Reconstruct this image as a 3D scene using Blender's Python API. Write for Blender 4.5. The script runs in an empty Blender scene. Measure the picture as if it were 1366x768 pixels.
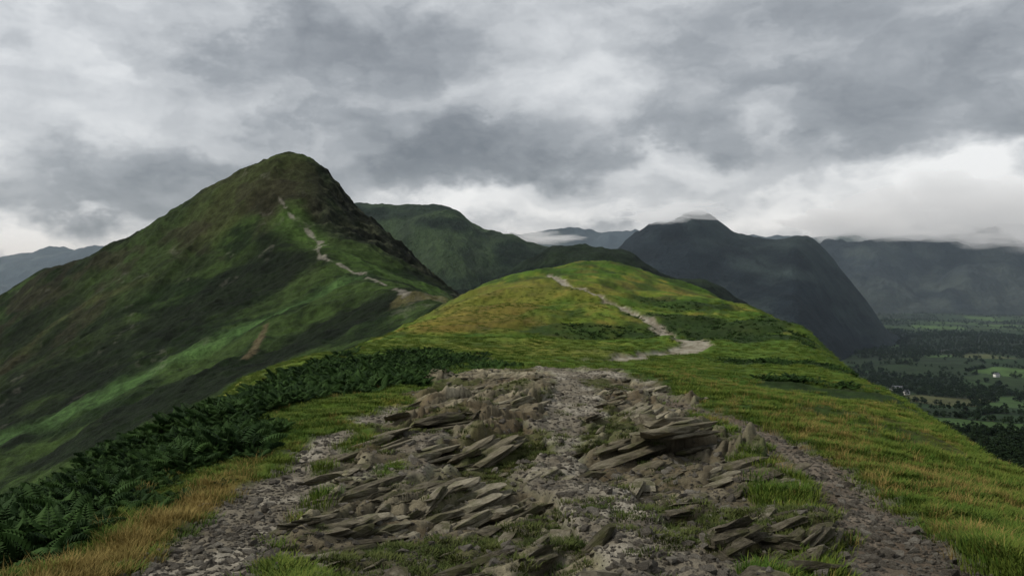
import bpy, math, numpy as np, random, bmesh
from mathutils import Vector, Matrix, Euler, noise as mnoise
F=1183.0; CX=683.0; HY=372.0
rng=np.random.default_rng(7); random.seed(7)
scene=bpy.context.scene

# ------------------------------------------------------------------ noise
def hash2(ix,iy,seed):
    h=(ix.astype(np.int64)*374761393+iy.astype(np.int64)*668265263+seed*144269504)&0xFFFFFFFF
    h=((h^(h>>13))*1274126177)&0xFFFFFFFF
    h=h^(h>>16)
    return (h&0xFFFFFF)/float(0x1000000)
def vnoise(x,y,seed):
    ix=np.floor(x);iy=np.floor(y);fx=x-ix;fy=y-iy
    fx=fx*fx*fx*(fx*(fx*6-15)+10);fy=fy*fy*fy*(fy*(fy*6-15)+10)
    a=hash2(ix,iy,seed);b=hash2(ix+1,iy,seed);c=hash2(ix,iy+1,seed);d=hash2(ix+1,iy+1,seed)
    return (a+(b-a)*fx+(c-a)*fy+(a-b-c+d)*fx*fy)*2-1
def fbm(x,y,o,seed,g=0.5):
    x=np.asarray(x,float);y=np.asarray(y,float)
    r=0;a=1;t=0
    for i in range(o):
        c,s=math.cos(0.6*i),math.sin(0.6*i);k=2.03**i
        r=r+a*vnoise((x*c-y*s)*k+13.7*i,(x*s+y*c)*k+7.1*i,seed+i*17);t+=a;a*=g
    return r/t*1.5
def ridged(x,y,o,seed):
    r=0;a=1;t=0
    for i in range(o):
        k=2.05**i;c,s=math.cos(0.8*i),math.sin(0.8*i)
        r=r+a*(1-np.abs(vnoise((x*c-y*s)*k+3.1*i,(x*s+y*c)*k+9.3*i,seed+i*13))*1.6);t+=a;a*=0.5
    return r/t
def worley(x,y,seed):
    ix=np.floor(x);iy=np.floor(y)
    d1=np.full(x.shape,9.);d2=np.full(x.shape,9.);cx=np.zeros(x.shape);cy=np.zeros(x.shape)
    for a in(-1,0,1):
        for b in(-1,0,1):
            jx=ix+a;jy=iy+b
            px=jx+hash2(jx,jy,seed);py=jy+hash2(jx,jy,seed+5)
            d=np.hypot(px-x,py-y);n=d<d1
            d2=np.where(n,d1,np.minimum(d2,d));cx=np.where(n,jx,cx);cy=np.where(n,jy,cy);d1=np.where(n,d,d1)
    r=[hash2(cx,cy,seed+k) for k in(11,23,37,41)]
    return d1,d2,x-(cx+hash2(cx,cy,seed)),y-(cy+hash2(cx,cy,seed+5)),r
def ss(a,b,x):
    t=np.clip((x-a)/(b-a),0,1);return t*t*(3-2*t)
def mix(a,b,t):
    t=np.asarray(t)[...,None];return np.asarray(a)*(1-t)+np.asarray(b)*t
def polyd(x,y,P):
    best=np.full(np.shape(x),1e9)
    for (ax,ay,aw),(bx,by,bw) in zip(P[:-1],P[1:]):
        dx,dy=bx-ax,by-ay;L=dx*dx+dy*dy+1e-9
        t=np.clip(((x-ax)*dx+(y-ay)*dy)/L,0,1)
        best=np.minimum(best,np.hypot(x-ax-t*dx,y-ay-t*dy)-(aw+(bw-aw)*t))
    return best

# ------------------------------------------------------------------ terrain sheets
class Sheet:
    """height field interpolated from rows of image pixel coordinates, each at a chosen depth"""
    def __init__(s,stations,u0,u1,nu,y0,y1,nt,sig=0.008):
        s.u=np.linspace(u0,u1,nu);s.t=np.linspace(math.log(y0),math.log(y1),nt)
        U=np.arange(u0-.1,u1+.1,.0025);k=int(3*sig/.0025)+1
        ker=np.exp(-.5*(np.arange(-k,k+1)*.0025/sig)**2);ker/=ker.sum()
        rows=[]
        for Y,pts in stations:
            a=np.array(pts,float);us=(a[:,0]-CX)/F;vs=(HY-a[:,1])/F
            v=np.interp(U,us,vs)
            if len(us)>1:
                sl=(vs[1]-vs[0])/(us[1]-us[0]);v=np.where(U<us[0],vs[0]+sl*(U-us[0]),v)
                sr=(vs[-1]-vs[-2])/(us[-1]-us[-2]);v=np.where(U>us[-1],vs[-1]+sr*(U-us[-1]),v)
            v=np.clip(v,-1.6,1)
            v=np.convolve(np.pad(v,k,mode='edge'),ker,mode='valid')
            rows.append(np.interp(s.u,U,v))
        R=np.array(rows);T=np.log([q[0] for q in stations])
        h=np.diff(T);d=np.diff(R,axis=0)/h[:,None];m=np.zeros_like(R)
        m[1:-1]=(d[:-1]*h[1:,None]+d[1:]*h[:-1,None])/(h[:-1]+h[1:])[:,None];m[0]=d[0];m[-1]=d[-1]
        lim=3*np.minimum(np.abs(np.vstack([d[:1],d])),np.abs(np.vstack([d,d[-1:]])))
        same=np.vstack([d[:1],d])*np.vstack([d,d[-1:]])>0
        m=np.where(same,np.clip(m,-lim,lim),m*.35)
        i=np.clip(np.searchsorted(T,s.t)-1,0,len(T)-2);w=((s.t-T[i])/h[i])[:,None];H=h[i][:,None]
        w2=w*w;w3=w2*w
        s.v=(2*w3-3*w2+1)*R[i]+(w3-2*w2+w)*H*m[i]+(-2*w3+3*w2)*R[i+1]+(w3-w2)*H*m[i+1]
        s.Y=np.exp(s.t)[:,None]*np.ones((1,nu));s.X=s.u[None,:]*s.Y;s.Z=s.v*s.Y
    def sample(s,x,y,A=None):
        A=s.Z if A is None else A
        u=x/y;t=np.log(y)
        a=np.clip((u-s.u[0])/(s.u[1]-s.u[0]),0,len(s.u)-1.001);b=np.clip((t-s.t[0])/(s.t[1]-s.t[0]),0,len(s.t)-1.001)
        i=b.astype(int);j=a.astype(int);fa=a-j;fb=b-i
        return A[i,j]*(1-fa)*(1-fb)+A[i,j+1]*fa*(1-fb)+A[i+1,j]*(1-fa)*fb+A[i+1,j+1]*fa*fb
    def hit(s,px,py):
        u=(px-CX)/F;v=(HY-py)/F
        j=int(np.clip(round((u-s.u[0])/(s.u[1]-s.u[0])),0,len(s.u)-1))
        col=s.Z[:,j]/s.Y[:,j];w=np.nonzero(col>=v)[0]
        i=w[0] if len(w) else int(np.argmax(col))
        Y=math.exp(s.t[i]);return(u*Y,Y)
    def line(s,pts):
        return [(*s.hit(a,b),w) for a,b,w in pts]
    def mesh(s,name,col,mat):
        nt,nu=s.Z.shape;me=bpy.data.meshes.new(name)
        co=np.stack([s.X,s.Y,s.Z],-1).reshape(-1,3).astype(np.float32)
        idx=np.arange(nt*nu).reshape(nt,nu)
        q=np.stack([idx[:-1,:-1],idx[:-1,1:],idx[1:,1:],idx[1:,:-1]],-1).reshape(-1,4).astype(np.int32)
        me.vertices.add(len(co));me.vertices.foreach_set("co",co.ravel())
        me.loops.add(q.size);me.loops.foreach_set("vertex_index",q.ravel())
        me.polygons.add(len(q));me.polygons.foreach_set("loop_start",np.arange(0,q.size,4,dtype=np.int32))
        me.polygons.foreach_set("use_smooth",np.ones(len(q),bool))
        me.update(calc_edges=True)
        at=me.attributes.new("Col","FLOAT_COLOR","POINT")
        c=np.ones((len(co),4),np.float32);c[:,:3]=np.clip(col.reshape(-1,3),0.003,.9);at.data.foreach_set("color",c.ravel())
        me.materials.append(mat)
        ob=bpy.data.objects.new(name,me);scene.collection.objects.link(ob);return ob

# ------------------------------------------------------------------ materials
def newmat(name):
    m=bpy.data.materials.new(name);m.use_nodes=True;nt=m.node_tree
    b=nt.nodes["Principled BSDF"];b.inputs["Roughness"].default_value=.95
    b.inputs["Specular IOR Level"].default_value=.12
    return m,nt,b
def N(nt,t,**k):
    n=nt.nodes.new(t)
    for a,v in k.items():
        if a in n.inputs.keys(): n.inputs[a].default_value=v
        else: setattr(n,a,v)
    return n
def terrain_mat(name,s1,s2,lo,hi,bd,bs=1.0,detail=5):
    m,nt,b=newmat(name);L=nt.links.new
    tc=N(nt,"ShaderNodeTexCoord");at=N(nt,"ShaderNodeAttribute");at.attribute_name="Col"
    n1=N(nt,"ShaderNodeTexNoise");n1.inputs["Scale"].default_value=s1;n1.inputs["Detail"].default_value=detail;n1.inputs["Roughness"].default_value=.65
    n2=N(nt,"ShaderNodeTexNoise");n2.inputs["Scale"].default_value=s2;n2.inputs["Detail"].default_value=3;n2.inputs["Roughness"].default_value=.7
    L(tc.outputs["Object"],n1.inputs["Vector"]);L(tc.outputs["Object"],n2.inputs["Vector"])
    mr=N(nt,"ShaderNodeMapRange");mr.inputs[1].default_value=.3;mr.inputs[2].default_value=.7;mr.inputs[3].default_value=lo;mr.inputs[4].default_value=hi
    ad=N(nt,"ShaderNodeMath",operation='ADD');ml=N(nt,"ShaderNodeMath",operation='MULTIPLY');ml.inputs[1].default_value=.5
    L(n1.outputs[0],ad.inputs[0]);L(n2.outputs[0],ad.inputs[1]);L(ad.outputs[0],ml.inputs[0]);L(ml.outputs[0],mr.inputs[0])
    vm=N(nt,"ShaderNodeVectorMath",operation='SCALE');L(at.outputs["Color"],vm.inputs[0]);L(mr.outputs[0],vm.inputs["Scale"])
    L(vm.outputs[0],b.inputs["Base Color"])
    bp=N(nt,"ShaderNodeBump");bp.inputs["Strength"].default_value=bs;bp.inputs["Distance"].default_value=bd
    L(ml.outputs[0],bp.inputs["Height"]);L(bp.outputs[0],b.inputs["Normal"])
    return m
def leaf_mat(name,c1,c2):
    m,nt,b=newmat(name);L=nt.links.new
    oi=N(nt,"ShaderNodeObjectInfo");cr=N(nt,"ShaderNodeValToRGB")
    cr.color_ramp.elements[0].color=(*c1,1);cr.color_ramp.elements[1].color=(*c2,1)
    L(oi.outputs["Random"],cr.inputs[0]);L(cr.outputs[0],b.inputs["Base Color"]);b.inputs["Roughness"].default_value=.8
    return m
def rock_mat(name,ca,cb,cc,sc=3.0,moss=False):
    m,nt,b=newmat(name);L=nt.links.new
    tc=N(nt,"ShaderNodeTexCoord");mp=N(nt,"ShaderNodeMapping");mp.inputs["Scale"].default_value=(1,1,5);mp.inputs["Rotation"].default_value=(.1,.08,0)
    L(tc.outputs["Object"],mp.inputs[0])
    n1=N(nt,"ShaderNodeTexNoise");n1.inputs["Scale"].default_value=sc;n1.inputs["Detail"].default_value=8;n1.inputs["Roughness"].default_value=.74
    L(mp.outputs[0],n1.inputs["Vector"])
    oi=N(nt,"ShaderNodeObjectInfo");ad=N(nt,"ShaderNodeMath",operation='MULTIPLY_ADD');ad.inputs[1].default_value=.30
    L(oi.outputs["Random"],ad.inputs[0]);sb=N(nt,"ShaderNodeMath",operation='SUBTRACT');sb.inputs[1].default_value=.15
    L(n1.outputs[0],sb.inputs[0]);L(sb.outputs[0],ad.inputs[2])
    cr=N(nt,"ShaderNodeValToRGB");e=cr.color_ramp.elements;e[0].position=.3;e[0].color=(*ca,1);e[1].position=.75;e[1].color=(*cc,1)
    x=e.new(.5);x.color=(*cb,1);L(ad.outputs[0],cr.inputs[0])
    out=cr.outputs[0]
    if moss:
        n2=N(nt,"ShaderNodeTexNoise");n2.inputs["Scale"].default_value=1.6;n2.inputs["Detail"].default_value=6;n2.inputs["Roughness"].default_value=.65
        L(tc.outputs["Object"],n2.inputs["Vector"])
        mr=N(nt,"ShaderNodeMapRange");mr.inputs[1].default_value=.50;mr.inputs[2].default_value=.62;mr.inputs[4].default_value=.75;L(n2.outputs[0],mr.inputs[0])
        mm=N(nt,"ShaderNodeMix",data_type='RGBA');L(mr.outputs[0],mm.inputs[0]);L(out,mm.inputs[6]);mm.inputs[7].default_value=(.095,.098,.036,1);out=mm.outputs[2]
    L(out,b.inputs["Base Color"])
    bp=N(nt,"ShaderNodeBump");bp.inputs["Distance"].default_value=.12;bp.inputs["Strength"].default_value=1
    L(n1.outputs[0],bp.inputs["Height"]);L(bp.outputs[0],b.inputs["Normal"]);b.inputs["Roughness"].default_value=.85
    return m

# ------------------------------------------------------------------ NEAR RIDGE
ST=[(1.5,[(-500,1700),(700,1650),(1900,1700)]),
(3,[(-500,1110),(0,1060),(700,1040),(1366,1050),(1900,1110)]),
(5.5,[(-400,880),(0,810),(150,785),(300,770),(700,765),(1150,765),(1366,775),(1750,840)]),
(8,[(-400,850),(0,735),(150,700),(300,678),(700,668),(1100,672),(1366,702),(1750,800)]),
(11,[(-400,850),(0,705),(150,650),(300,613),(500,600),(700,598),(1000,600),(1150,612),(1250,630),(1366,660),(1750,800)]),
(15,[(-300,860),(0,700),(150,618),(250,583),(400,555),(700,545),(1000,552),(1150,572),(1250,592),(1366,638),(1600,760)]),
(20,[(-200,880),(0,730),(150,615),(250,565),(400,524),(700,511),(900,518),(1000,527),(1150,542),(1250,572),(1366,650),(1600,850)]),
(26,[(-100,860),(100,690),(200,610),(300,545),(400,511),(550,499),(700,491),(850,494),(1000,515),(1100,525),(1200,538),(1300,600),(1500,780)]),
(33,[(0,800),(150,670),(250,580),(310,522),(400,495),(500,486),(620,490),(740,499),(850,500),(1000,505),(1100,512),(1180,522),(1250,570),(1400,750)]),
(42,[(100,740),(250,590),(310,508),(400,476),(500,470),(620,477),(740,485),(850,489),(1000,493),(1100,495),(1150,506),(1230,570),(1400,760)]),
(60,[(200,720),(330,580),(420,490),(480,460),(540,453),(700,465),(850,472),(950,476),(1000,480),(1080,480),(1120,492),(1200,560),(1400,800)]),
(80,[(250,700),(400,540),(480,465),(540,445),(620,443),(700,448),(850,457),(950,457),(1020,453),(1070,456),(1120,490),(1250,640)]),
(100,[(300,700),(440,520),(510,455),(555,433),(620,425),(700,420),(800,424),(850,428),(950,430),(1030,430),(1065,440),(1110,485),(1300,700)]),
(130,[(350,700),(480,500),(550,435),(600,400),(650,385),(700,373),(740,369),(800,373),(870,387),(950,398),(1000,411),(1050,440),(1100,500),(1300,740)]),
(160,[(350,700),(520,480),(590,420),(640,385),(690,368),(730,359),(790,350),(840,357),(900,376),(950,393),(1000,425),(1060,490),(1300,780)]),
(200,[(350,700),(520,480),(600,425),(683,392),(790,378),(850,388),(900,405),(950,430),(1060,530),(1300,800)]),
(270,[(350,700),(500,520),(600,450),(683,440),(790,450),(900,500),(1060,620),(1300,850)])]
near=Sheet(ST,-.85,.85,1200,1.5,270,920,sig=.012)
X,Y,Z=near.X,near.Y,near.Z
NR=int(np.searchsorted(near.t,math.log(30)))
Pl=[(-2.1,1.5,.5),(-2.15,5.5,.5),(-2.2,6.8,.45),(-2.3,8.4,.4),(-2.45,10.5,.35),(-2.45,13,.28),(-2.1,16,.2)]
Pr=[(2.3,1.5,.5),(2.55,5.5,.50),(2.9,6.8,.46),(3.25,8.6,.42),(3.45,10.4,.36),(3.55,13.2,.28),(3.2,15.6,.2),(2.9,18,.15)]
Pk=near.line([(770,484,.8),(830,478,.8),(880,474,1.0),(930,466,1.4),(915,456,1.1),(890,444,.8),(860,430,.7),(830,415,.7),(800,401,.7),(770,386,.75),(748,374,.75),(730,363,.75)])
warp=fbm(X*1.3,Y*1.3,3,3)*.18
dl=polyd(X,Y,Pl)+warp;dr=polyd(X,Y,Pr)+warp
dk=polyd(X,Y,Pk)+fbm(X*.8,Y*.5,3,5)*.5
path=np.maximum(ss(.15,-.12,dl),ss(.15,-.12,dr));pathk=ss(.35,-.25,dk)
xl=np.interp(Y,[3,5.5,8,11,15,18,22,26,30],[-1.65,-1.6,-1.75,-2.05,-2.3,-2.3,-1.9,-1.1,.2])
xr=np.interp(Y,[3,5.5,8,11,15,18,22,26,30],[2.0,2.05,2.6,3.0,3.2,3.6,3.6,3.0,2.0])
edge=fbm(X*.9,Y*.6,4,8)*.7
rock=ss(-.15,.35,X-xl+edge*.8)*ss(-.15,.35,xr-X+edge*.8)*ss(28,24.5,Y+edge*2.5)
rock=rock*(1-path)
cen=np.interp(Y,[4,6,9.3,13.8,20,26],[1.0,.95,.45,.8,1.5,1.4])
wid=np.interp(Y,[4,8,14,26],[.5,.38,.42,.7])
gr=np.clip(np.exp(-((X-cen)/wid)**2)*.95+fbm(X*.9,Y*.6,4,21)*.8,0,1)
gravel=ss(.33,.58,gr)*rock
rk=rock*(1-gravel*.85)
def plates(sx,sy,ang,seed,wp,wa=.16,bev=.22,lift=-.7):
    x=X[:NR];y=Y[:NR]
    c,s=math.cos(ang),math.sin(ang)
    xx=x+fbm(x*wp,y*wp,2,seed+2)*wa/wp**.5;yy=y+fbm(x*wp,y*wp,2,seed+4)*wa/wp**.5
    a=(xx*c+yy*s)/sx;b=(-xx*s+yy*c)/sy
    d1,d2,ex,ey,r=worley(a,b,seed)
    h=.35+r[0]*.75+ex*(r[1]-.5)*.7+ey*((r[2]-.5)*.6+lift)
    h=h*ss(0,bev,d2-d1)
    P=lambda q:np.vstack([q,np.zeros((X.shape[0]-NR,X.shape[1]))])
    return P(h),P(d2-d1),P(r[3])
h1,e1,c1=plates(2.2,.60,.80,101,.9,.28,.24)
h2,e2,c2=plates(.85,.26,.90,202,1.8,.18,.30)
h3,e3,c3=plates(.30,.12,.75,303,4,.12,.4)
big=fbm(X*.35,Y*.3,3,55);soft=ss(-.45,.25,fbm(X*.9,Y*.7,3,58))
fine=fbm(X*9,Y*9,3,59)
disp=(.24*h1*(.5+.5*soft)+.11*h2*soft+.04*h3*soft)*(.85+.5*big)*(1-.5*ss(13,22,Y))+.012*fine
Z+=rk*(disp-.10+.05*ss(13,22,Y)+big*.12)
Z+=(gravel+path)*(.012*fine+.02*fbm(X*4,Y*4,4,31))*ss(40,25,Y)
gm=(1-rk)*(1-path)*(1-pathk)
hum=fbm(X*1.2,Y*1.2,4,41)*.07+fbm(X*.22,Y*.22,4,43)*.14*ss(5,30,Y)+fbm(X*3.5,Y*3.5,3,49)*.04
bigk=fbm(X*.06,Y*.08,4,47)*.8*ss(20,90,Y)+fbm(X*.22,Y*.3,4,48)*.32*ss(50,90,Y)
Z+=gm*hum*ss(2,5,Y)+bigk
Z-=pathk*.25+path*.06
n1=fbm(X*.5,Y*.4,5,61);n2=fbm(X*.09,Y*.07,4,62);n3=fbm(X*3,Y*2.2,4,63);n5=fbm(X*.25,Y*.2,5,68);n7=fbm(X*.5,Y*.3,5,69)
g=mix((.050,.098,.012),(.108,.150,.018),ss(-.5,.6,n2+n1*.5))
g=mix(g,(.205,.160,.034),ss(.1,.8,n1*.6+n2*.4+.42*ss(2,9,X)*ss(45,8,Y)+.02)*.75)
g=mix(g,(.027,.048,.010),ss(.1,.8,fbm(X*.3,Y*.15,5,64)+.10)*.78)
def blob(px,py,rx,ry,S=near,jit=.35):
    cx,cy=S.hit(px,py)
    d=np.sqrt(((S.X-cx)/rx)**2+((S.Y-cy)/ry)**2)+fbm(S.X*2/rx,S.Y*2/ry,4,int(px+py))*jit
    return ss(1.15,.6,d)
g=mix(g,(.100,.143,.022),ss(26,40,Y)*ss(85,60,Y)*.4)
g=mix(g,(.165,.118,.026),blob(620,425,12,14)*.7)
g=mix(g,(.15,.125,.024),blob(690,388,14,12)*.5)
g=mix(g,(.14,.138,.028),blob(660,468,9,6)*.5)
g=mix(g,(.100,.088,.024),ss(.1,.7,n5)*ss(85,110,Y)*.6)
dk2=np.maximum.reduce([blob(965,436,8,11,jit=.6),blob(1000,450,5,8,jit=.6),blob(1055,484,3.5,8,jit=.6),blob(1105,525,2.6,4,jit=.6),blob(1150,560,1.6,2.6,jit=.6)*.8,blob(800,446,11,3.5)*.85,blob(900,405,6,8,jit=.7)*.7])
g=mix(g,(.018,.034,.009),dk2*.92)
brk=np.maximum.reduce([blob(500,490,4.2,8.5,jit=.5),blob(430,510,3.0,6,jit=.5),blob(565,478,3.0,7,jit=.5)])
brl=ss(0,.6,(np.interp(Y,[1,5.5,8,11,15,20,26,33,45],[-2.75,-2.9,-3.1,-3.3,-3.8,-5.3,-7.9,-11.6,-17.2])-X)+fbm(X*.7,Y*.5,4,71)*.7)
brl=brl*ss(46,36,Y)
brk=np.maximum(brk,brl)
g=mix(g,(.014,.026,.007),brk*.93)
g=g*(1+.25*n3+.25*n7*ss(15,50,Y))[...,None]
straw=ss(.38,.1,np.abs(X-np.interp(Y,[3,5.5,9,12],[-2.95,-2.9,-3.05,-3.2])))*ss(12.5,8,Y)
g=mix(g,(.25,.16,.055),straw*.65)
pc=mix((.18,.158,.118),(.32,.29,.23),ss(-.5,.6,n3+n1*.5))
pc=mix(pc,(.09,.072,.047),ss(.05,.7,fbm(X*1.7,Y*1.2,4,77))*.6)
pr=mix(pc,(.11,.080,.056),(ss(.15,-.12,dr))*.65)
rc=mix((.15,.130,.086),(.33,.29,.195),ss(.1,.9,c1*.45+c2*.3+c3*.15+n3*.15))
rc=mix(rc,(.42,.375,.27),ss(.3,.9,c2+n1*.3-.3)*.45)
strk=fbm((X*math.cos(.85)+Y*math.sin(.85))*1.2,(-X*math.sin(.85)+Y*math.cos(.85))*9,4,93)
rc=rc*(1+.38*strk[...,None])
rc=mix(rc,(.036,.030,.019),np.clip(.88*ss(.13,.0,e1)+.65*ss(.17,.0,e2),0,.9)*(Y<29))
rc=mix(rc,(.115,.092,.056),ss(.3,-.3,fbm(X*.9,Y*.7,3,58))*.6)
mo=ss(.10,.5,fbm(X*.8,Y*.6,5,91)+.15*fbm(X*6,Y*6,3,92))*ss(5.4,7.2,Y+ss(.8,1.4,X)*3)
mo=np.maximum(mo,blob(1000,705,.55,.6)*.9);mo=np.maximum(mo,blob(560,575,.5,1.0)*.6)
rc=mix(rc,(.070,.080,.024),mo*.78)
rc=mix(rc,(.09,.062,.032),ss(.15,.6,fbm(X*1.3,Y*.8,5,95))*.5)
C=g
C=mix(C,rc,rk);C=mix(C,pc,np.clip(gravel,0,1));C=mix(C,pr,path)
C=mix(C,mix((.20,.17,.125),(.34,.31,.25),ss(-.4,.6,n3+n1*.5)),pathk*.9)
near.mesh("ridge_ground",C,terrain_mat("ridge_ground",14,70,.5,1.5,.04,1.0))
GRASSM=gm*(1-brk)*(1-straw)*(1-dk2)

# ------------------------------------------------------------------ MAIN HILL
SM=[(220,[(-300,860),(0,720),(150,640),(300,560),(400,520),(500,480),(560,465),(620,445),(683,440),(760,470),(900,560)]),
(300,[(-300,800),(0,660),(150,585),(300,515),(400,475),(500,440),(560,420),(610,408),(650,415),(700,440),(760,480)]),
(400,[(-300,740),(0,600),(150,535),(300,468),(400,435),(480,405),(545,390),(590,400),(620,420),(700,490)]),
(500,[(-300,690),(0,550),(150,490),(300,432),(400,395),(490,367),(530,375),(570,393),(600,415),(680,500)]),
(600,[(-300,630),(0,505),(150,440),(300,392),(400,352),(435,342),(480,350),(520,365),(560,378),(600,397),(640,430),(720,510)]),
(700,[(-300,570),(0,465),(150,395),(250,350),(350,305),(400,300),(430,300),(470,312),(510,330),(560,362),(612,392),(680,450),(760,530)]),
(760,[(-300,540),(0,440),(150,365),(250,315),(330,262),(370,247),(420,252),(450,275),(500,305),(540,337),(580,370),(612,394),(680,460)]),
(825,[(-300,500),(0,418),(50,376),(100,353),(150,328),(200,300),(250,270),(300,239),(335,217),(360,209),(385,206),(410,209),(432,221),(447,239),(464,262),(500,296),(540,333),(580,373),(620,420),(700,500)]),
(900,[(-300,460),(-50,410),(0,396),(20,384),(50,364),(100,350),(150,335),(200,312),(300,262),(385,240),(460,300),(540,390),(620,470)]),
(1150,[(-300,500),(0,470),(100,450),(200,430),(300,420),(385,430),(500,470),(620,560)])]
hill=Sheet(SM,-.95,.22,900,220,1150,560,sig=.0045)
X,Y,Z=hill.X,hill.Y,hill.Z
S0=Z.copy()
gul=ridged(X*.016+fbm(X*.01,Y*.01,3,9)*.5,Y*.006,5,12)-.4
Z+=fbm(X*.02,Y*.02,5,14)*3.0*ss(220,400,Y)+gul*6*ss(240,420,Y)*ss(.0,-.12,X/Y+.05)
crag=ss(-.25,-.195,X/Y+fbm(X*.02,Y*.02,3,88)*.035)*ss(640,720,Y)
Z+=crag*(ridged(X*.05,Y*.05,4,19)-.5)*7+fbm(X*.12,Y*.12,4,18)*1.2
n1=fbm(X*.016,S0*.03+Y*.014,5,20);n2=fbm(X*.08,S0*.1+Y*.05,4,22);n4=fbm(X*.006,Y*.005,3,26);n6=fbm(X*.3,S0*.3+Y*.2,3,29)
C=mix((.012,.025,.007),(.038,.065,.016),ss(-.35,.6,n1+.5*n2))
C=mix(C,(.009,.014,.006),ss(.0,.7,n4+n1*.5)*.7)
def B(px,py,rx,ry,j=.4): return blob(px,py,rx,ry,hill,j)
C=mix(C,(.058,.064,.023),np.maximum(B(300,265,55,60),B(340,235,40,50))*.55)
C=mix(C,(.042,.068,.019),B(170,360,70,80)*.45)
C=mix(C,(.042,.044,.020),B(390,255,30,60)*.7)
C=mix(C,(.030,.026,.016),ss(.05,.6,fbm(X*.03,S0*.05,5,51))*ss(500,650,Y)*.6)
C=mix(C,(.006,.011,.005),np.maximum.reduce([B(330,375,60,80),B(230,430,65,60),B(120,490,75,60),B(470,420,34,45),B(60,560,40,45),B(30,450,40,60)*.7,B(200,540,60,40)])*.9)  # cloud shade painted in as dark patches
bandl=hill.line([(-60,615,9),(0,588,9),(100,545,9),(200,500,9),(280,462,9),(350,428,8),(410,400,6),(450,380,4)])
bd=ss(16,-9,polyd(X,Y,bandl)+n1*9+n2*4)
C=mix(C,(.078,.152,.044),bd*.72)  # sunlit band painted into the vertex colour as bright green
b2=ss(8,-4,polyd(X,Y,hill.line([(0,495,6),(60,440,6),(120,400,5),(200,372,4)]))+n1*8)
C=mix(C,(.070,.068,.028),b2*.4)
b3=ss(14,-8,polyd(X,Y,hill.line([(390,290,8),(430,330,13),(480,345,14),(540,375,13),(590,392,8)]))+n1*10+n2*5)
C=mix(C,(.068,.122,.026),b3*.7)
C=mix(C,mix((.013,.014,.011),(.045,.045,.030),ss(.1,1.1,n6+n2)),crag*.85)
C=mix(C,(.16,.14,.06),B(565,392,12,26,.6)*.5)
ph=polyd(X,Y,hill.line([(366,252,.1),(374,268,.3),(384,285,.4),(400,300,.6),(410,308,.5),(426,322,1.1),(424,334,1.0),(434,346,1.0),(450,352,.8),(466,360,.8),(488,364,.8),(505,376,1.2),(525,383,1.0),(548,400,1.0)]))+fbm(X*.12,Y*.08,4,33)*2.8
C=mix(C,(.24,.22,.18),ss(1.0,-.8,ph)*.75)
C=mix(C,(.28,.26,.21),B(427,328,2.5,14,.7)*.6)
ph2=polyd(X,Y,hill.line([(355,434,1.2),(345,455,1.6),(330,475,1.2)]))+n2*1.5
C=mix(C,(.16,.12,.07),ss(1.5,-1,ph2)*.6)
scr=ss(.6,.9,fbm(X*.05,S0*.09,4,57))*ss(.35,.8,n6+.5)
C=mix(C,(.10,.095,.075),scr*.4)
C=C*(1+.3*n2+.3*n6)[...,None]
hill.mesh("fell_hillside",C,terrain_mat("fell_vegetation_painted_light",.3,1.3,.35,1.7,2.8,1.0))  # vegetation colours with sunlit and shaded patches painted in

# ------------------------------------------------------------------ DISTANT HILLS
def rangehill(name,st,u0,u1,nu,y0,y1,nt,amp,fr,colf,ms,bd):
    s=Sheet(st,u0,u1,nu,y0,y1,nt,sig=.0035)
    X,Y=s.X,s.Y
    w=fbm(X*fr*.5,Y*fr*.5,3,5)*.6
    s.Z-=35*ss(-185,-228,s.Z)
    up=ss(-240,-170,s.Z)
    s.Z+=amp*(ridged(X*fr+w,Y*fr*.6+w,6,int(y1))-.45)*ss(-235,-100,s.Z)+amp*.4*fbm(X*fr*3,Y*fr*3,5,3)*up+amp*.5*(ridged(X*fr*3.5+w*2,Y*fr*2.5,4,int(y0))-.5)*up
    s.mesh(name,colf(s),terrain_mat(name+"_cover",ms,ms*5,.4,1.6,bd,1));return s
def cf(a,b,c,f,sd,rk=0.3):  # bluish hill colours paint in part of the distance haze
    def g(s):
        n=fbm(s.X*f,s.Z*f*2+s.Y*f*.3,5,sd);m=fbm(s.X*f*5,s.Z*f*8+s.Y*f,4,sd+3)
        C=mix(a,b,ss(-.35,.35,n+.45*m));C=mix(C,c,ss(.1,.7,ridged(s.X*f*2,s.Y*f,4,sd)*.8-.2+m*.4)*rk*2)
        return C*(1+.35*m[...,None])
    return g
rangehill("wooded_ridge",[(950,[(300,668),(1200,676)]),(1250,[(300,560),(500,500),(640,450),(700,420),(780,405),(860,420),(940,450),(1000,490),(1080,560),(1200,599)]),
 (1550,[(300,430),(450,400),(560,380),(600,384),(630,386),(660,370),(700,347),(740,334),(780,328),(820,333),(860,350),(900,372),(950,382),(1000,402),(1040,430),(1080,470),(1120,510),(1200,561)]),(2100,[(300,520),(1200,520)])],-.3,.45,500,950,2100,260,20,.004,cf((.010,.018,.011),(.021,.034,.017),(.007,.011,.008),.004,71),.05,8)
rangehill("moor_hill",[(1500,[(200,565),(1000,565)]),(1850,[(200,450),(475,365),(560,345),(620,348),(680,365),(760,390),(1000,490)]),
 (2300,[(200,340),(400,300),(455,272),(475,267),(520,268),(560,266),(590,269),(607,276),(622,292),(645,312),(690,318),(705,328),(760,340),(850,370),(1000,430)]),(3000,[(200,430),(1000,430)])],-.4,.27,600,1500,3000,300,22,.0032,cf((.018,.030,.018),(.037,.058,.026),(.009,.012,.011),.003,81),.03,12)
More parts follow.
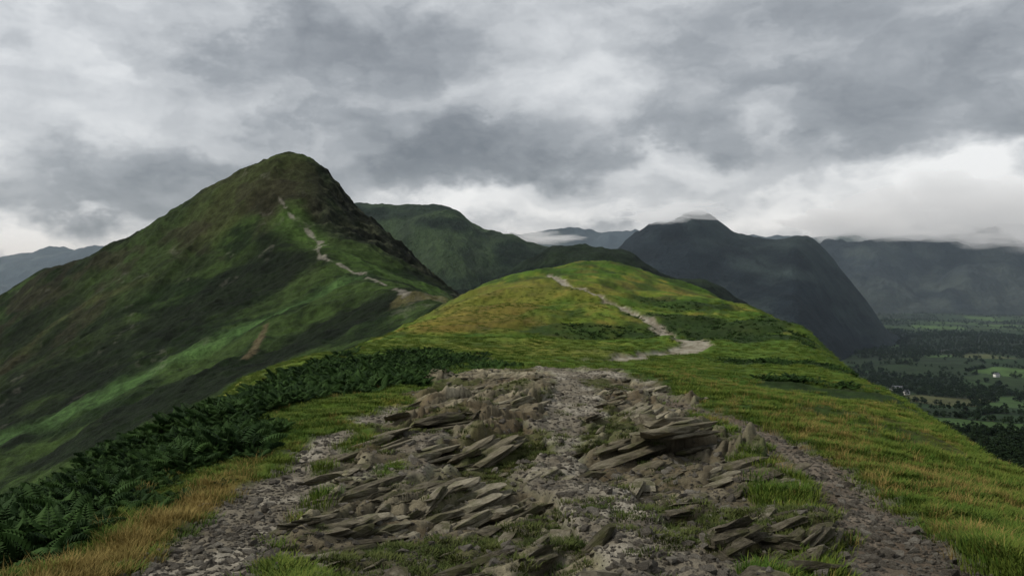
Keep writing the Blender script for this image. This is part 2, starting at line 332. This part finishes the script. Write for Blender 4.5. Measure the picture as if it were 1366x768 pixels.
rangehill("mountain",[(2400,[(600,492),(1400,492)]),(2900,[(600,430),(850,390),(905,378),(960,388),(1020,378),(1060,370),(1085,392),(1115,430),(1150,465),(1300,476)]),
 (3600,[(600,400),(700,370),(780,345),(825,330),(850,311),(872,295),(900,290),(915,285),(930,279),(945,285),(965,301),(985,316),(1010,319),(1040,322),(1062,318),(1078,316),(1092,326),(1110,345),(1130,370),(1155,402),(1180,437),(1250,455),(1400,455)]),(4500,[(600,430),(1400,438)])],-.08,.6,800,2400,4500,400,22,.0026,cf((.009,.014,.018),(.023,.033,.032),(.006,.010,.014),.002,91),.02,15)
rangehill("mountain_range",[(5900,[(900,421),(2000,421)]),(6500,[(900,415),(1110,388),(1180,358),(1230,380),(1290,350),(1366,372),(1500,348),(2000,400)]),
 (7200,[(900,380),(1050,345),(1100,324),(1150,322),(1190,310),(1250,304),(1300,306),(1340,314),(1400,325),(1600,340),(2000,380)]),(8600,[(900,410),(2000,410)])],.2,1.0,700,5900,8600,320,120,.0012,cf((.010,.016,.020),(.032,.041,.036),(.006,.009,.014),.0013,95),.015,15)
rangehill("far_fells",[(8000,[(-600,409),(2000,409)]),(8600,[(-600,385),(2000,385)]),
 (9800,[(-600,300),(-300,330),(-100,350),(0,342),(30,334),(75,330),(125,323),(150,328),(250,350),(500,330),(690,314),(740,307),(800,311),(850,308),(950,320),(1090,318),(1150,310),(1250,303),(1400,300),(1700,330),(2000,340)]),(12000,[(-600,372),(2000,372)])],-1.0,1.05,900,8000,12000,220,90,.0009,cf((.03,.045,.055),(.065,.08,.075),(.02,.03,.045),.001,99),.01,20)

# ------------------------------------------------------------------ VALLEY
val=Sheet([(400,[(-1200,372+240*F/400),(2600,372+240*F/400)]),(1000,[(-1200,656),(2600,656)]),(14000,[(-1200,372+240*F/14000),(2600,372+240*F/14000)])],-1.3,1.3,1100,400,14000,800,sig=.004)
X,Y=val.X,val.Y;val.Z[:]=-240+fbm(X*.0015,Y*.0015,4,2)*14+fbm(X*.01,Y*.01,3,4)*1.5
def fields(x,y):
    wx=x+fbm(x*.003,y*.003,3,6)*90;wy=y+fbm(x*.003,y*.003,3,7)*90
    return worley((wx*.95+wy*.3)/170,(-wx*.3+wy*.95)/230,77)
d1,d2,_,_,r=fields(X,Y)
C=mix((.018,.036,.014),(.062,.110,.033),ss(.3,.95,r[0]));C=mix(C,(.08,.082,.036),ss(.88,.95,r[1])*.8);C=mix(C,(.014,.024,.011),ss(.5,.7,r[2])*.8)  # field colours kept dark to stand in for cloud shade
C=C*(1+.3*fbm(X*.02,Y*.02,4,8)[...,None])
wood=ss(.04,.24,fbm(X*.0024,Y*.0024,4,15));C=mix(C,(.009,.016,.009),np.maximum(wood*.85,ss(.06,.02,d2-d1)))
val.mesh("valley_floor",C,terrain_mat("valley_fields",.02,.15,.6,1.4,3,.5))

# ------------------------------------------------------------------ scattering
def proto_coll(name,objs):
    c=bpy.data.collections.new(name)
    for o in objs:c.objects.link(o)
    return c
def pmesh(name,verts,faces,mat,smooth=False):
    me=bpy.data.meshes.new(name);me.from_pydata([tuple(v) for v in verts],[],faces);me.materials.append(mat)
    if smooth: me.polygons.foreach_set("use_smooth",np.ones(len(me.polygons),bool))
    return bpy.data.objects.new(name,me)
def scatter(name,objs,P,R,S):
    coll=proto_coll(name+"_parts",objs)
    me=bpy.data.meshes.new(name);me.vertices.add(len(P));me.vertices.foreach_set("co",np.asarray(P,np.float32).ravel())
    a=me.attributes.new("rot","FLOAT_VECTOR","POINT");a.data.foreach_set("vector",np.asarray(R,np.float32).ravel())
    a=me.attributes.new("scl","FLOAT_VECTOR","POINT");a.data.foreach_set("vector",np.asarray(S,np.float32).ravel())
    a=me.attributes.new("pick","INT","POINT");a.data.foreach_set("value",rng.integers(0,len(objs),len(P)).astype(np.int32))
    ob=bpy.data.objects.new(name,me);scene.collection.objects.link(ob)
    ng=bpy.data.node_groups.new(name,"GeometryNodeTree")
    ng.interface.new_socket("Geometry",in_out='INPUT',socket_type='NodeSocketGeometry');ng.interface.new_socket("Geometry",in_out='OUTPUT',socket_type='NodeSocketGeometry')
    gi=ng.nodes.new("NodeGroupInput");go=ng.nodes.new("NodeGroupOutput")
    ip=ng.nodes.new("GeometryNodeInstanceOnPoints");ci=ng.nodes.new("GeometryNodeCollectionInfo")
    ci.inputs["Collection"].default_value=coll;ci.inputs["Separate Children"].default_value=True;ci.inputs["Reset Children"].default_value=True
    ip.inputs["Pick Instance"].default_value=True
    def na(n,t):
        k=ng.nodes.new("GeometryNodeInputNamedAttribute");k.data_type=t;k.inputs["Name"].default_value=n;return k.outputs[0]
    L=ng.links.new
    e=ng.nodes.new("FunctionNodeEulerToRotation");L(na("rot","FLOAT_VECTOR"),e.inputs[0]);L(e.outputs[0],ip.inputs["Rotation"])
    L(na("scl","FLOAT_VECTOR"),ip.inputs["Scale"]);L(na("pick","INT"),ip.inputs["Instance Index"])
    L(gi.outputs[0],ip.inputs["Points"]);L(ci.outputs[0],ip.inputs["Instance"]);L(ip.outputs[0],go.inputs[0])
    md=ob.modifiers.new("scatter","NODES");md.node_group=ng;return ob
def cand(n,y0,y1,u0=-.66,u1=.66,p=1.0):
    u=rng.uniform(u0,u1,n)
    if p==1: y=np.exp(rng.uniform(math.log(y0),math.log(y1),n))
    else:
        q=1-p;y=(y0**q+(y1**q-y0**q)*rng.random(n))**(1/q)
    return u*y,y

# rocks
def hull(dim,n,yaw=0,pw=.7):
    bm=bmesh.new();c,s=math.cos(yaw),math.sin(yaw)
    for i in range(n):
        v=rng.normal(size=3);v/=np.abs(v).max()**pw*np.linalg.norm(v)**(1-pw)
        v=v*np.array(dim)*rng.uniform(.75,1)
        bm.verts.new((v[0]*c-v[1]*s,v[0]*s+v[1]*c,v[2]))
    bmesh.ops.convex_hull(bm,input=bm.verts)
    lo=[v for v in bm.verts if not v.link_faces]
    bmesh.ops.delete(bm,geom=lo,context='VERTS')
    bm.verts.index_update()
    V=[v.co.copy() for v in bm.verts];Fc=[[v.index for v in f.verts] for f in bm.faces];bm.free();return V,Fc
m_rock=rock_mat("slate_rock",(.062,.053,.034),(.21,.183,.125),(.43,.39,.285),moss=True)
m_grav=rock_mat("gravel_stone",(.11,.096,.076),(.23,.205,.165),(.41,.38,.315))
RP=[]
for i in range(14):
    V,Fc=[],[]
    for k in range(1+(i%3==0)):
        v,f=hull((rng.uniform(.8,1)*(1-.15*k),rng.uniform(.32,.6),rng.uniform(.08,.19)),22,0,.8)
        off=Vector((rng.uniform(-.3,.3),rng.uniform(-.2,.2)*k,k*.13-.04)) ;b=len(V)
        V+=[q+off for q in v];Fc+=[[a+b for a in q] for q in f]
    RP.append(pmesh("rock_%02d"%i,V,Fc,m_rock))
bandn=fbm((near.X*math.cos(.85)+near.Y*math.sin(.85))*.45,(-near.X*math.sin(.85)+near.Y*math.cos(.85))*1.3,3,133)
cl=ss(-.15,.5,bandn)
x,y=cand(16000,4,27,-.45,.5,1.2);k=(near.sample(x,y,rk)>.4)&(rng.random(len(x))<.12+.55*near.sample(x,y,cl));x=x[k];y=y[k]
n=len(x);sz=.030+.27*rng.random(n)**3.4
z=near.sample(x,y)
scatter("rocks",RP,np.stack([x,y,z-.03*sz],1),np.stack([rng.normal(-.30,.18,n),rng.normal(-.12,.15,n),rng.normal(.80,.38,n)],1),np.stack([sz*1.1,sz*rng.uniform(.7,1.2,n),sz*rng.uniform(.6,1.3,n)],1))
# bedrock ledges: overlapping tilted slabs of slate sunk in the ground
LP=[]
for i in range(8):
    V,Fc=[],[]
    for k in range(5):
        v,f=hull((rng.uniform(.5,1)*(1-.08*k),rng.uniform(.20,.40),rng.uniform(.055,.10)),34,rng.normal(0,.2),.85)
        off=Vector((rng.uniform(-.45,.45),rng.uniform(-.12,.12)+.15*(k-2),(k-3.1)*.085));b=len(V)
        V+=[q+off for q in v];Fc+=[[a+b for a in q] for q in f]
    LP.append(pmesh("ledge_%02d"%i,V,Fc,m_rock))
LL=[(470,735,.6),(560,690,.65),(620,655,.65),(520,650,.65),(450,670,.55),(640,600,.7),(560,600,.7),(500,590,.65),(600,560,.7),(680,540,.65),(640,520,.65),(720,505,.55),(800,505,.5),(850,550,.65),(900,570,.7),(840,600,.55),(880,630,.55),(940,600,.55),(760,735,.4),(1040,670,.4),(720,640,.35),(950,640,.45),(420,700,.45),(590,740,.5),(1010,620,.45),(870,525,.6),(560,540,.6),(1075,715,.3),(470,610,.55),(390,745,.35),(680,735,.35),(540,625,.6),(600,710,.5),(500,700,.5)]
P,R,S=[],[],[]
for px,py,s_ in LL:
    hx,hy=near.hit(px,py);P.append((hx,hy,float(near.sample(np.array([hx]),np.array([hy]))[0])-.02));R.append((rng.normal(-.30,.10),rng.normal(-.10,.08),rng.normal(.80,.2)));S.append((s_*rng.uniform(.95,1.35),s_,s_*.95))
scatter("bedrock_ledges",LP,P,R,S)
GP=[pmesh("stone_%d"%i,*hull((1,.75,.5),14),m_grav) for i in range(7)]
x,y=cand(75000,3.5,30,-.5,.56);gg=near.sample(x,y,np.clip(gravel+path+rk*.5*(1-soft*.6),0,1))
k=rng.random(len(x))<gg;x=x[k][:34000];y=y[k][:34000];n=len(x);sz=.006+.028*rng.random(n)**4*np.where(rng.random(n)<.2,2.4,1)+.0006*y
scatter("gravel",GP,np.stack([x,y,near.sample(x,y)+sz*.1],1),rng.uniform(-.5,.5,(n,3))*[1,1,6],np.stack([sz,sz,sz],1))
# grass
def tuft(nb,h,spread,bend,w,mat,name):
    V,Fc=[],[]
    for i in range(nb):
        a=rng.uniform(0,6.28);r=spread*rng.random()**.6;bx,by=r*math.cos(a),r*math.sin(a)
        hh=h*rng.uniform(.45,1);d=a+rng.normal(0,.7);bb=bend*rng.uniform(.3,1.2)
        px,py=-math.sin(d)*w,math.cos(d)*w;b=len(V)
        for t,ww in((0,1),(.5,.8)):
            cx,cy=bx+math.cos(d)*bb*hh*t*t,by+math.sin(d)*bb*hh*t*t
            V+=[(cx-px*ww,cy-py*ww,hh*t*.95),(cx+px*ww,cy+py*ww,hh*t*.95)]
        V.append((bx+math.cos(d)*bb*hh,by+math.sin(d)*bb*hh,hh*(1-.25*bb)))
        Fc+=[(b,b+1,b+3,b+2),(b+2,b+3,b+4)]
    return pmesh(name,V,Fc,mat)
mg=leaf_mat("grass_blade",(.044,.092,.011),(.125,.155,.025));md=leaf_mat("dry_grass_blade",(.16,.125,.034),(.29,.21,.068))
GT=[tuft(60,.085,.14,.8,.0035,mg,"tuft_%d"%i) for i in range(4)]
x,y=cand(62000,3.5,120,-.62,.62,.9);k=(rng.random(len(x))<near.sample(x,y,GRASSM))&(near.sample(x,y,rock)<.6);x=x[k];y=y[k];n=len(x)
sz=rng.uniform(.5,1.1,n)*(1+.02*np.minimum(y,70));tall=1+.9*ss(.1,.8,fbm(x*.5,y*.5,3,5))
scatter("grass",GT,np.stack([x,y,near.sample(x,y)-.01],1),np.stack([np.zeros(n),np.zeros(n),rng.uniform(0,6.28,n)],1),np.stack([sz,sz,sz*tall*.8],1))
DT=[tuft(40,.17,.12,.8,.0025,md,"dry_tuft_%d"%i) for i in range(4)]
x,y=cand(60000,3.5,60,-.62,.62)
pr_=near.sample(x,y,straw)*.45+near.sample(x,y,GRASSM)*(.38*ss(1.5,6,x)*ss(50,6,y)*ss(-.1,.6,fbm(x*.6,y*.4,4,66))+.03)
k=(rng.random(len(x))<pr_)&(near.sample(x,y,rock)<.3);x=x[k];y=y[k];n=len(x);sz=rng.uniform(.45,1.05,n)
scatter("dry_grass",DT,np.stack([x,y,near.sample(x,y)-.01],1),np.stack([np.zeros(n),np.zeros(n),rng.uniform(0,6.28,n)],1),np.stack([sz,sz,sz],1))
mm_=leaf_mat("moss_turf",(.042,.062,.014),(.095,.108,.03))
MT=[tuft(70,.06,.10,.9,.004,mm_,"moss_%d"%i) for i in range(3)]
x,y=cand(22000,3.8,27,-.45,.5);k=rng.random(len(x))<near.sample(x,y,rk*mo)*.75+.03*near.sample(x,y,rk);x=x[k];y=y[k];n=len(x);sz=rng.uniform(.5,1.2,n)
scatter("turf_cushions",MT,np.stack([x,y,near.sample(x,y)-.01],1),np.stack([np.zeros(n),np.zeros(n),rng.uniform(0,6.28,n)],1),np.stack([sz,sz,sz],1))
# bracken
mf=leaf_mat("bracken_frond",(.010,.026,.006),(.034,.070,.014))
def fern(name):
    V,Fc=[],[]
    for i in range(7):
        a=i*.9+rng.uniform(-.3,.3);L=rng.uniform(.45,.75);dx,dy=math.cos(a),math.sin(a);nx,ny=-dy,dx;up=rng.uniform(.5,.75)
        pos=lambda t:(dx*L*.75*t,dy*L*.75*t,L*up*(1.55*t-.95*t*t))
        for j in range(3,15):
            t=j/15;p=pos(t);wl=.19*math.sin(min(1,(1.08-t)*1.5)*1.57)*(1.05-t)*1.5
            for sgn in(-1,1):
                b=len(V);fx,fy=nx*sgn+dx*.35,ny*sgn+dy*.35;hw=.021
                V+=[p,(p[0]+fx*wl*.4+dx*hw,p[1]+fy*wl*.4+dy*hw,p[2]+.012),(p[0]+fx*wl,p[1]+fy*wl,p[2]-.035-rng.random()*.03),(p[0]+fx*wl*.4-dx*hw,p[1]+fy*wl*.4-dy*hw,p[2]+.006)]
                Fc.append((b,b+1,b+2,b+3))
        b=len(V);q=pos(.0);r_=pos(.5);s_=pos(1)
        V+=[(q[0]-nx*.006,q[1]-ny*.006,q[2]),(q[0]+nx*.006,q[1]+ny*.006,q[2]),(r_[0],r_[1],r_[2]),(s_[0],s_[1],s_[2])];Fc+=[(b,b+1,b+2),(b+1,b+2,b+3)]
    return pmesh(name,V,Fc,mf)
FP=[fern("fern_%d"%i) for i in range(5)]
x,y=cand(26000,3.2,48,-.8,.1,.6);k=rng.random(len(x))<ss(.3,.75,near.sample(x,y,brk))*(.55+.45*ss(-.4,.2,fbm(x*.5,y*.5,3,19)));x=x[k];y=y[k]
x2,y2=cand(26000,30,150,.05,.5,.6);k=rng.random(len(x2))<ss(.35,.8,near.sample(x2,y2,dk2))*.5;x=np.concatenate([x,x2[k]]);y=np.concatenate([y,y2[k]]);n=len(x)
sz=rng.uniform(.35,.9,n)*(.85+.5*fbm(x*.6,y*.6,3,9))*(1-.25*ss(8,14,x+0*y))
scatter("bracken",FP,np.stack([x,y,near.sample(x,y)-.03],1),np.stack([rng.normal(0,.2,n),rng.normal(0,.2,n),rng.uniform(0,6.28,n)],1),np.stack([sz,sz,sz],1))
# valley trees
mt=leaf_mat("tree_leaves",(.007,.015,.007),(.022,.040,.016));mb,_,bb=newmat("bark");bb.inputs["Base Color"].default_value=(.05,.04,.03,1)
def tree(name):
    V,Fc,MI=[],[],[]
    def limb(a,b,r0,r1):
        a=np.array(a);b=np.array(b);o=len(V)
        for p,r in((a,r0),(b,r1)):
            for k in range(5):V.append((p[0]+r*math.cos(k*1.257),p[1]+r*math.sin(k*1.257),p[2]))
        for k in range(5):Fc.append((o+k,o+(k+1)%5,o+5+(k+1)%5,o+5+k));MI.append(1)
    limb((0,0,-1),(0,0,5),.4,.22)
    for c in range(9):
        a=rng.uniform(0,6.28);r=rng.uniform(.5,3.2);cz=rng.uniform(3,9.5)-r*.4;cc=np.array((r*math.cos(a),r*math.sin(a),cz))
        limb((0,0,2+.2*c),cc,.14,.05);R=rng.uniform(1.4,2.3)
        for k in range(26):
            d=rng.normal(size=3);d/=np.linalg.norm(d);p=cc+d*R*rng.uniform(.6,1.05)*np.array((1,1,.8));e=rng.normal(size=3);e/=np.linalg.norm(e);f=np.cross(e,d+.01);f/=np.linalg.norm(f);s=rng.uniform(.45,.85);o=len(V)
            V.extend([tuple(p+e*s),tuple(p+f*s*.8),tuple(p-e*s),tuple(p-f*s*.8)]);Fc.append((o,o+1,o+2,o+3));MI.append(0)
    o=pmesh(name,V,Fc,mt);o.data.materials.append(mb);o.data.polygons.foreach_set("material_index",MI);return o
TP=[tree("tree_%d"%i) for i in range(4)]
x,y=cand(100000,900,6500,.15,.75,1.0);d1,d2,_,_,r=fields(x,y);w=ss(.04,.24,fbm(x*.0024,y*.0024,4,15))
k=rng.random(len(x))<np.maximum(ss(.06,.02,d2-d1)*.9,w*.5)+.006;x=x[k][:20000];y=y[k][:20000];n=len(x);sz=rng.uniform(.6,1.3,n)
scatter("woodland",TP,np.stack([x,y,val.sample(x,y)],1),np.stack([np.zeros(n),np.zeros(n),rng.uniform(0,6.28,n)],1),np.stack([sz*1.2,sz*1.2,sz],1))

# farmhouses
mw,_,b=newmat("white_render");b.inputs["Base Color"].default_value=(.78,.77,.73,1)
ms_,_,b=newmat("slate_roof");b.inputs["Base Color"].default_value=(.12,.125,.135,1)
mgl,_,b=newmat("window_glass");b.inputs["Base Color"].default_value=(.03,.035,.04,1);b.inputs["Roughness"].default_value=.2
def box(name,c,s,mat,par):
    x,y,z=c;a,b,d=s[0]/2,s[1]/2,s[2]/2
    V=[(x+i*a,y+j*b,z+k*d) for i in(-1,1) for j in(-1,1) for k in(-1,1)]
    o=pmesh(name,V,[(0,1,3,2),(4,6,7,5),(0,4,5,1),(2,3,7,6),(0,2,6,4),(1,5,7,3)],mat);scene.collection.objects.link(o);o.parent=par;return o
for i,(px,py,L,W,H,rot) in enumerate([(1184,516,18,9,6.5,.2),(1198,513,24,9,6,-.1),(1174,519,10,8,5.5,.9),(1210,518,12,8,5,.4),(1330,500,14,8,5.5,.3),(1260,470,18,9,6,-.3)]):
    u=(px-CX)/F;Yd=240*F/(py-HY);Xd=u*Yd
    e=bpy.data.objects.new("farmhouse",None);scene.collection.objects.link(e)
    e.location=(Xd,Yd,float(val.sample(np.array([Xd]),np.array([Yd]))[0])+1);e.rotation_euler=(0,0,rot)
    box("walls",(0,0,H/2-1),(L,W,H+2),mw,e)
    V=[(-L/2-.4,-W/2-.5,H),(L/2+.4,-W/2-.5,H),(L/2+.4,W/2+.5,H),(-L/2-.4,W/2+.5,H),(-L/2-.4,0,H+3.6),(L/2+.4,0,H+3.6)]
    o=pmesh("roof",V,[(0,1,5,4),(2,3,4,5),(0,4,3),(1,2,5),(3,2,1,0)],ms_);scene.collection.objects.link(o);o.parent=e
    for cx in(-L/2+1,L/2-1):box("chimney",(cx,0,H+4),(1,1,2.2),ms_,e)
    for k in range(int(L//3.5)):
        for zz in(1.6,4.3):box("window",(-L/2+2+k*3.4,-W/2-.02,zz),(1.1,.12,1.3),mgl,e)
    box("door",(.3,-W/2-.03,1),(1,.12,2),ms_,e)

# ------------------------------------------------------------------ CLOUD BANKS + HAZE (real volumes)
def volmat(name,dens,col,an=0.2,em=0):
    m=bpy.data.materials.new(name);m.use_nodes=True;nt=m.node_tree;nt.nodes.clear()
    o=nt.nodes.new("ShaderNodeOutputMaterial");v=nt.nodes.new("ShaderNodeVolumeScatter")
    v.inputs["Density"].default_value=dens;v.inputs["Color"].default_value=(*col,1);v.inputs["Anisotropy"].default_value=an
    out=v.outputs[0]
    if em:   # added glow standing in for light scattered many times inside the vapour
        e=nt.nodes.new("ShaderNodeEmission");e.inputs[0].default_value=(.95,.98,1,1);e.inputs[1].default_value=em*dens
        a=nt.nodes.new("ShaderNodeAddShader");nt.links.new(out,a.inputs[0]);nt.links.new(e.outputs[0],a.inputs[1]);out=a.outputs[0]
    nt.links.new(out,o.inputs["Volume"]);return m
cm=volmat("cloud_vapour",.0028,(1,1,1),.2,.30);cm2=volmat("thin_cloud_vapour",.0075,(1,1,1),.2,.32)
def cloud(px,py,Yd,rx,ry,rz,mat,sd):
    me=bpy.data.meshes.new("low_cloud");bm=bmesh.new();bmesh.ops.create_icosphere(bm,subdivisions=6,radius=1)
    for v in bm.verts:
        p=v.co*1.3+Vector((sd*5.1,sd*2.3,0));k=1+.75*mnoise.fractal(p,.9,2.0,5)
        v.co=Vector((v.co.x*rx*k,v.co.y*ry*k,v.co.z*rz*k))
    bm.to_mesh(me);bm.free();me.materials.append(mat);me.polygons.foreach_set("use_smooth",np.ones(len(me.polygons),bool))
    o=bpy.data.objects.new("low_cloud",me);scene.collection.objects.link(o);o.location=((px-CX)/F*Yd,Yd,(HY-py)/F*Yd)
cloud(896,285,3330,150,85,30,cm2,1);cloud(925,277,3360,110,90,22,cm2,9);cloud(870,292,3300,90,80,17,cm2,12)
cloud(1160,290,7000,520,420,150,cm,2);cloud(1260,278,6900,700,450,215,cm,3);cloud(1370,284,7000,700,500,260,cm,4);cloud(1110,300,7100,330,300,95,cm,5)
cloud(1210,308,6750,380,250,60,cm,14);cloud(1320,316,6700,420,250,60,cm,16)
cloud(715,318,9000,380,250,70,cm,6)
me=bpy.data.meshes.new("valley_haze");bm=bmesh.new();bmesh.ops.create_cube(bm,size=1);bm.to_mesh(me);bm.free()
me.materials.append(volmat("haze_air",.000044,(.68,.85,1),.3))
hz=bpy.data.objects.new("valley_haze",me);scene.collection.objects.link(hz);hz.location=(0,7600,100);hz.scale=(26000,13000,760)

# ------------------------------------------------------------------ SKY
wd=bpy.data.worlds.new("World");scene.world=wd;wd.use_nodes=True;nt=wd.node_tree;L=nt.links.new
bg=nt.nodes["Background"]
SUN_EL,SUN_AZ=math.radians(42),math.radians(-98)
sky=N(nt,"ShaderNodeTexSky");sky.sky_type='NISHITA';sky.sun_disc=False;sky.sun_elevation=SUN_EL;sky.sun_rotation=SUN_AZ
tc=N(nt,"ShaderNodeTexCoord");sp=N(nt,"ShaderNodeSeparateXYZ");L(tc.outputs["Generated"],sp.inputs[0])
az=N(nt,"ShaderNodeMath",operation='ARCTAN2');L(sp.outputs[0],az.inputs[0]);L(sp.outputs[1],az.inputs[1])
el=N(nt,"ShaderNodeMath",operation='ARCSINE');L(sp.outputs[2],el.inputs[0])
cb=N(nt,"ShaderNodeCombineXYZ");L(az.outputs[0],cb.inputs[0]);L(el.outputs[0],cb.inputs[1])
def noise(vec,sx,sy,rot,detail,rough,seed):
    mp=N(nt,"ShaderNodeMapping");mp.inputs["Scale"].default_value=(sx,sy,1);mp.inputs["Rotation"].default_value=(0,0,rot);mp.inputs["Location"].default_value=(seed,seed*.7,0)
    L(vec,mp.inputs[0]);n=N(nt,"ShaderNodeTexNoise",noise_dimensions='2D');n.inputs["Scale"].default_value=1;n.inputs["Detail"].default_value=detail;n.inputs["Roughness"].default_value=rough
    L(mp.outputs[0],n.inputs["Vector"]);return n
wn=noise(cb.outputs[0],7,12,-.1,5,.58,3.3)
sc=N(nt,"ShaderNodeVectorMath",operation='SUBTRACT');L(wn.outputs["Color"],sc.inputs[0]);sc.inputs[1].default_value=(.5,.5,.5)
s2=N(nt,"ShaderNodeVectorMath",operation='MULTIPLY');L(sc.outputs[0],s2.inputs[0]);s2.inputs[1].default_value=(.26,.14,0)
wa=N(nt,"ShaderNodeVectorMath",operation='ADD');L(cb.outputs[0],wa.inputs[0]);L(s2.outputs[0],wa.inputs[1])
na_=noise(cb.outputs[0],4.0,10,-.12,6,.5,1.7);nb_=noise(wa.outputs[0],10,18,-.15,4,.5,8.1)
def M(op,a,b=None,c=None):
    n=N(nt,"ShaderNodeMath",operation=op)
    for i,v in enumerate((a,b,c)):
        if v is None: continue
        if isinstance(v,(int,float)): n.inputs[i].default_value=v
        else: L(v,n.inputs[i])
    return n.outputs[0]
val_=M('MULTIPLY_ADD',na_.outputs[0],.8,.02)
val_=M('MULTIPLY_ADD',nb_.outputs[0],.45,val_);val_=M('SUBTRACT',val_,.14)
for px,py,rx,ry,amp in [(50,50,260,130,.28),(170,140,180,70,.16),(110,303,170,28,.44),(30,320,120,24,.25),(420,200,150,32,.26),(640,280,150,40,.44),(860,240,150,36,.34),(720,110,120,50,.24),(1040,175,80,60,.24),(1200,250,170,50,.46),(1345,285,90,60,.38),(820,296,140,22,.3),(1050,290,130,26,.3),(560,20,200,40,.08),
  (400,80,260,90,-.15),(560,205,220,60,-.24),(60,245,170,55,-.24),(900,140,200,70,-.12),(1250,120,240,70,-.22),(1080,225,120,40,-.08),(710,225,120,34,-.16),(1000,20,200,60,-.08),(300,250,120,30,-.08)]:
    a0=math.atan((px-CX)/F);e0=math.atan((HY-py)/F*math.cos(a0))
    mp=N(nt,"ShaderNodeMapping");mp.vector_type='POINT';kx=F/rx;ky=F/ry
    mp.inputs["Scale"].default_value=(kx,ky,0);mp.inputs["Location"].default_value=(-a0*kx,-e0*ky,0)
    L(wa.outputs[0],mp.inputs[0]);ln=N(nt,"ShaderNodeVectorMath",operation='LENGTH');L(mp.outputs[0],ln.inputs[0])
    mr=N(nt,"ShaderNodeMapRange",interpolation_type='SMOOTHSTEP');mr.inputs[1].default_value=1.35;mr.inputs[2].default_value=0;mr.inputs[3].default_value=0;mr.inputs[4].default_value=amp
    L(ln.outputs["Value"],mr.inputs[0]);val_=M('ADD',val_,mr.outputs[0])
cr=N(nt,"ShaderNodeValToRGB");e=cr.color_ramp.elements;e[0].position=.10;e[0].color=(.17,.19,.215,1);e[1].position=1;e[1].color=(.93,.95,.96,1)
q=e.new(.42);q.color=(.36,.385,.415,1);q=e.new(.70);q.color=(.64,.665,.69,1);L(val_,cr.inputs[0])
sk=N(nt,"ShaderNodeVectorMath",operation='SCALE');L(sky.outputs[0],sk.inputs[0]);sk.inputs["Scale"].default_value=.10
mx=N(nt,"ShaderNodeMix",data_type='RGBA');mx.inputs[0].default_value=.94;L(sk.outputs[0],mx.inputs[6]);L(cr.outputs[0],mx.inputs[7])
L(mx.outputs[2],bg.inputs[0]);bg.inputs[1].default_value=1.0
sd=bpy.data.lights.new("sun","SUN");sd.energy=2.7;sd.angle=math.radians(10);sd.color=(1,.95,.86)
so=bpy.data.objects.new("sun",sd);scene.collection.objects.link(so)
dv=Vector((math.sin(SUN_AZ)*math.cos(SUN_EL),math.cos(SUN_AZ)*math.cos(SUN_EL),math.sin(SUN_EL)))
so.rotation_euler=dv.to_track_quat('Z','Y').to_euler()

# ------------------------------------------------------------------ CAMERA
cd=bpy.data.cameras.new("camera");cam=bpy.data.objects.new("camera",cd);scene.collection.objects.link(cam)
cd.sensor_width=36;cd.lens=36*F/1366;cd.clip_start=.1;cd.clip_end=60000
cam.location=(0,0,0);cam.rotation_euler=(math.radians(90)-math.atan(12/F),0,0);scene.camera=cam
scene.view_settings.view_transform='Standard';scene.view_settings.look='None';scene.view_settings.exposure=0
